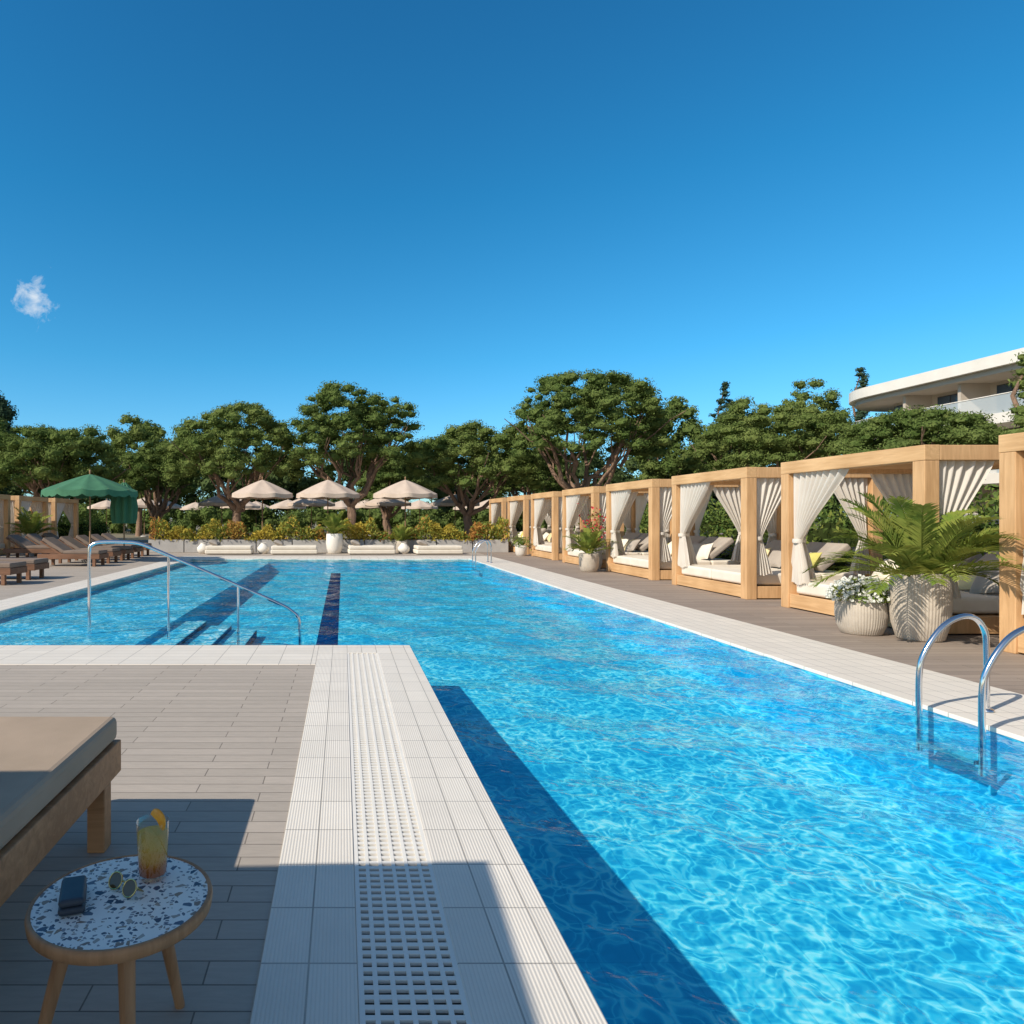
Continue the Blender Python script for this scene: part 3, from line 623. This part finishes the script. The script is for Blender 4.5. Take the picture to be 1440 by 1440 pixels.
group('curved_hotel_building',[('floor_slabs',sl.mesh('sl')),('walls',wl.mesh('wl')),('windows',wi.mesh('wi')),('balcony_glass',gr.mesh('gr')),('handrails',rl.mesh('rl'))],(0,0,0))
# ------------------------------------------------------------ trees
def ico(n=1):
    import bmesh as _b; bm=_b.new(); _b.ops.create_icosphere(bm,subdivisions=n,radius=1); V=np.array([v.co[:] for v in bm.verts]); F=[[v.index for v in f.verts] for f in bm.faces]; bm.free(); return V,F
IV,IF=ico(1)
def blobleaves(mb,C,rad,flat,nl,size,asp,mat,r):
    allP=[];allN=[]
    for c,q in zip(C,rad):
        V=IV*(q*.66*r.uniform(.8,1.15,(len(IV),1)))*[1,1,flat]+c; mb.add(V,IF,mat)
        n=int(nl*(q/.7)**2); d=r.normal(size=(n,3)); d[:,2]+=.35; d/=np.linalg.norm(d,axis=1)[:,None]
        allP.append(c+d*[1,1,flat]*(q*r.uniform(.62,1.12,(n,1)))); allN.append(d*[1,1,1/flat])
    NN=np.concatenate(allN); NN/=np.linalg.norm(NN,axis=1)[:,None]
    leaves(mb,np.concatenate(allP),size,asp,mat,r,.9,NN)
def limb(mb,a,b_,r0,r1,r,k=6,sag=.25):
    a=np.array(a,float);b_=np.array(b_,float); L=np.linalg.norm(b_-a); pts=[]
    j=r.normal(size=(k+1,3))*L*.035
    for i in range(k+1):
        t=i/k; p=a+(b_-a)*t; p[2]-=sag*L*math.sin(PI*t)*.35; 
        if 0<i<k: p=p+j[i]
        pts.append(p)
    mb.tube(pts,[r0+(r1-r0)*i/k for i in range(k+1)],'bark',7,cap=False); return pts
def stone_pine(px,wpx,ytop,d,seed,mat='pine',zb_f=.42,name='stone_pine_tree'):
    r=np.random.default_rng(seed); X=(px-482)*d/960; ztop=1.5+(728-ytop)*d/960; Rr=wpx*d/960/2; zb=max(2.7,ztop*zb_f)
    mb=MB(); ncl=int(70+Rr*Rr*14); C=[];rad=[]; ph=r.uniform(0,6,4)
    for i in range(ncl):
        th=r.uniform(0,2*PI); rr=math.sqrt(r.uniform(0,1)); ow=1+.06*math.sin(2*th+ph[0])+.05*math.sin(3*th+ph[1])
        x=Rr*.96*rr*ow*math.cos(th); y=Rr*.96*rr*ow*math.sin(th)
        top=zb+.5+(ztop-.78-zb)*math.sqrt(max(0,1-rr**3.0))*(1+.07*math.sin(x*1.3+ph[2])+.06*math.sin(y*1.7+ph[3])); bot=zb+(ztop-zb)*(.26*(1-rr))
        z=top-(max(0,top-bot))*r.uniform(0,1)**1.7
        C.append((x,y,z)); rad.append(r.uniform(.34,.70))
    blobleaves(mb,np.array(C),rad,.58,230,.14,.42,mat,r)
    fork=np.array([r.uniform(-.5,.5),r.uniform(-.3,.3),zb*.5]); limb(mb,(0,0,-.1),fork,.34,.25,r,5,0)
    nb=9
    for i in range(nb):
        a=i*2*PI/nb+r.uniform(-.3,.3); rr=Rr*r.uniform(.4,.78); e=np.array([rr*math.cos(a),rr*math.sin(a),zb+(ztop-zb)*r.uniform(.15,.4)])
        pts=limb(mb,fork,e,.16,.06,r,6,.2)
        for j in range(3):
            s=pts[3+j%3]; e2=e+np.array([r.uniform(-1,1)*Rr*.35,r.uniform(-1,1)*Rr*.35,r.uniform(0,.25)*(ztop-zb)]); limb(mb,s,e2,.055,.02,r,4,.2)
    link(name,mb.mesh(name),(X,d,0))
def round_tree(px,wpx,ytop,d,seed,mat='pine_b',name='broadleaf_tree',zbf=.25):
    r=np.random.default_rng(seed); X=(px-482)*d/960; ztop=1.5+(728-ytop)*d/960; Rr=wpx*d/960/2; zb=ztop*zbf; mb=MB(); C=[];rad=[]
    for i in range(int(60+Rr*Rr*8)):
        q=r.normal(size=3); q/=np.linalg.norm(q); q*=r.uniform(.3,1)**.5; C.append((q[0]*Rr*.9,q[1]*Rr*.9,(zb+ztop)/2+q[2]*(ztop-zb)/2*.9*(1+.1*math.sin(q[0]*9)))); rad.append(r.uniform(.35,.75))
    blobleaves(mb,np.array(C),rad,.85,170,.22,.42,mat,r); limb(mb,(0,0,-.1),(0,0,(zb+ztop)/2),.28,.12,r,5,0)
    for i in range(5):
        a=i*1.26; limb(mb,(0,0,zb*.8),(Rr*.5*math.cos(a),Rr*.5*math.sin(a),(zb+ztop)/2),.12,.04,r)
    link(name,mb.mesh(name),(X,d,0))
def conifer(px,wpx,ytop,d,seed,mat='cedar',name='cedar_tree',pw=1.0,size=.32):
    r=np.random.default_rng(seed); X=(px-482)*d/960; ztop=1.5+(728-ytop)*d/960; Rr=wpx*d/960/2; mb=MB(); limb(mb,(0,0,-.1),(0,0,ztop-.3),.25,.03,r,6,0); C=[];rad=[]
    z=ztop-.2
    while z>1.5:
        t=(ztop-z)/ztop; rr=Rr*min(1,(t*2.6))**pw; n=max(3,int(rr*6))
        for i in range(n):
            a=r.uniform(0,2*PI); q=rr*r.uniform(.25,1); C.append((q*math.cos(a),q*math.sin(a),z-q*.18+r.uniform(-.15,.15))); rad.append(.28+.25*rr/Rr*r.uniform(.6,1.2))
        z-=.42
    blobleaves(mb,np.array(C),rad,.55,110,size,.3,mat,r); link(name,mb.mesh(name),(X,d,0))
for i,a in enumerate([(-70,190,560,40,.45),(78,196,597,38,.46),(222,110,622,44,.45),(335,198,571,40,.46),(497,184,547,39,.48),(548,90,640,50,.42),(660,180,597,42,.45),(745,110,612,49,.42),(826,220,522,38,.50),(1085,226,566,40,.45),(1200,90,600,50,.42),(1292,192,577,33,.60)]):
    stone_pine(a[0],a[1],a[2],a[3],20+i,'pine' if i%3 else 'pine_b',a[4])
round_tree(195,95,577,56,60,'pine_b'); round_tree(940,110,560,46,61,'pine'); round_tree(1142,88,524,62,62,'pine_b'); round_tree(-8,56,540,46,63,'cedar'); round_tree(1330,120,605,55,64,'pine_b')
conifer(1020,62,536,58,70); conifer(1211,20,517,56,71,'cedar','cypress_tree',.4,.25); conifer(1446,22,498,24,72,'pine_b','cypress_tree',.25,.15); conifer(918,40,575,60,73)
r=np.random.default_rng(99); mb=MB(); C=[];rad=[]
for i in range(700):
    x=r.uniform(-75,75); y=r.uniform(72,84); top=7.6+1.3*math.sin(x*.31)+1.0*math.sin(x*.83+1)+.8*math.sin(x*1.7); z=top*r.uniform(0,1)**.6; C.append((x,y,z)); rad.append(r.uniform(1.0,1.9))
blobleaves(mb,np.array(C),rad,.85,40,.5,.5,'pine_far',r); 
link('distant_trees',mb.mesh('distant_trees'))
mb=MB(); C=[];rad=[]
for i in range(330):
    x=r.uniform(-45,40); y=r.uniform(45,50) ; C.append((x,y+20,r.uniform(.2,2.2))); rad.append(r.uniform(.6,1.1))
blobleaves(mb,np.array(C),rad,.85,60,.32,.45,'pine',r); link('understorey_shrubs',mb.mesh('under'))
print('FACES',sum(len(o.data.polygons) for o in S.objects if o.type=='MESH'))
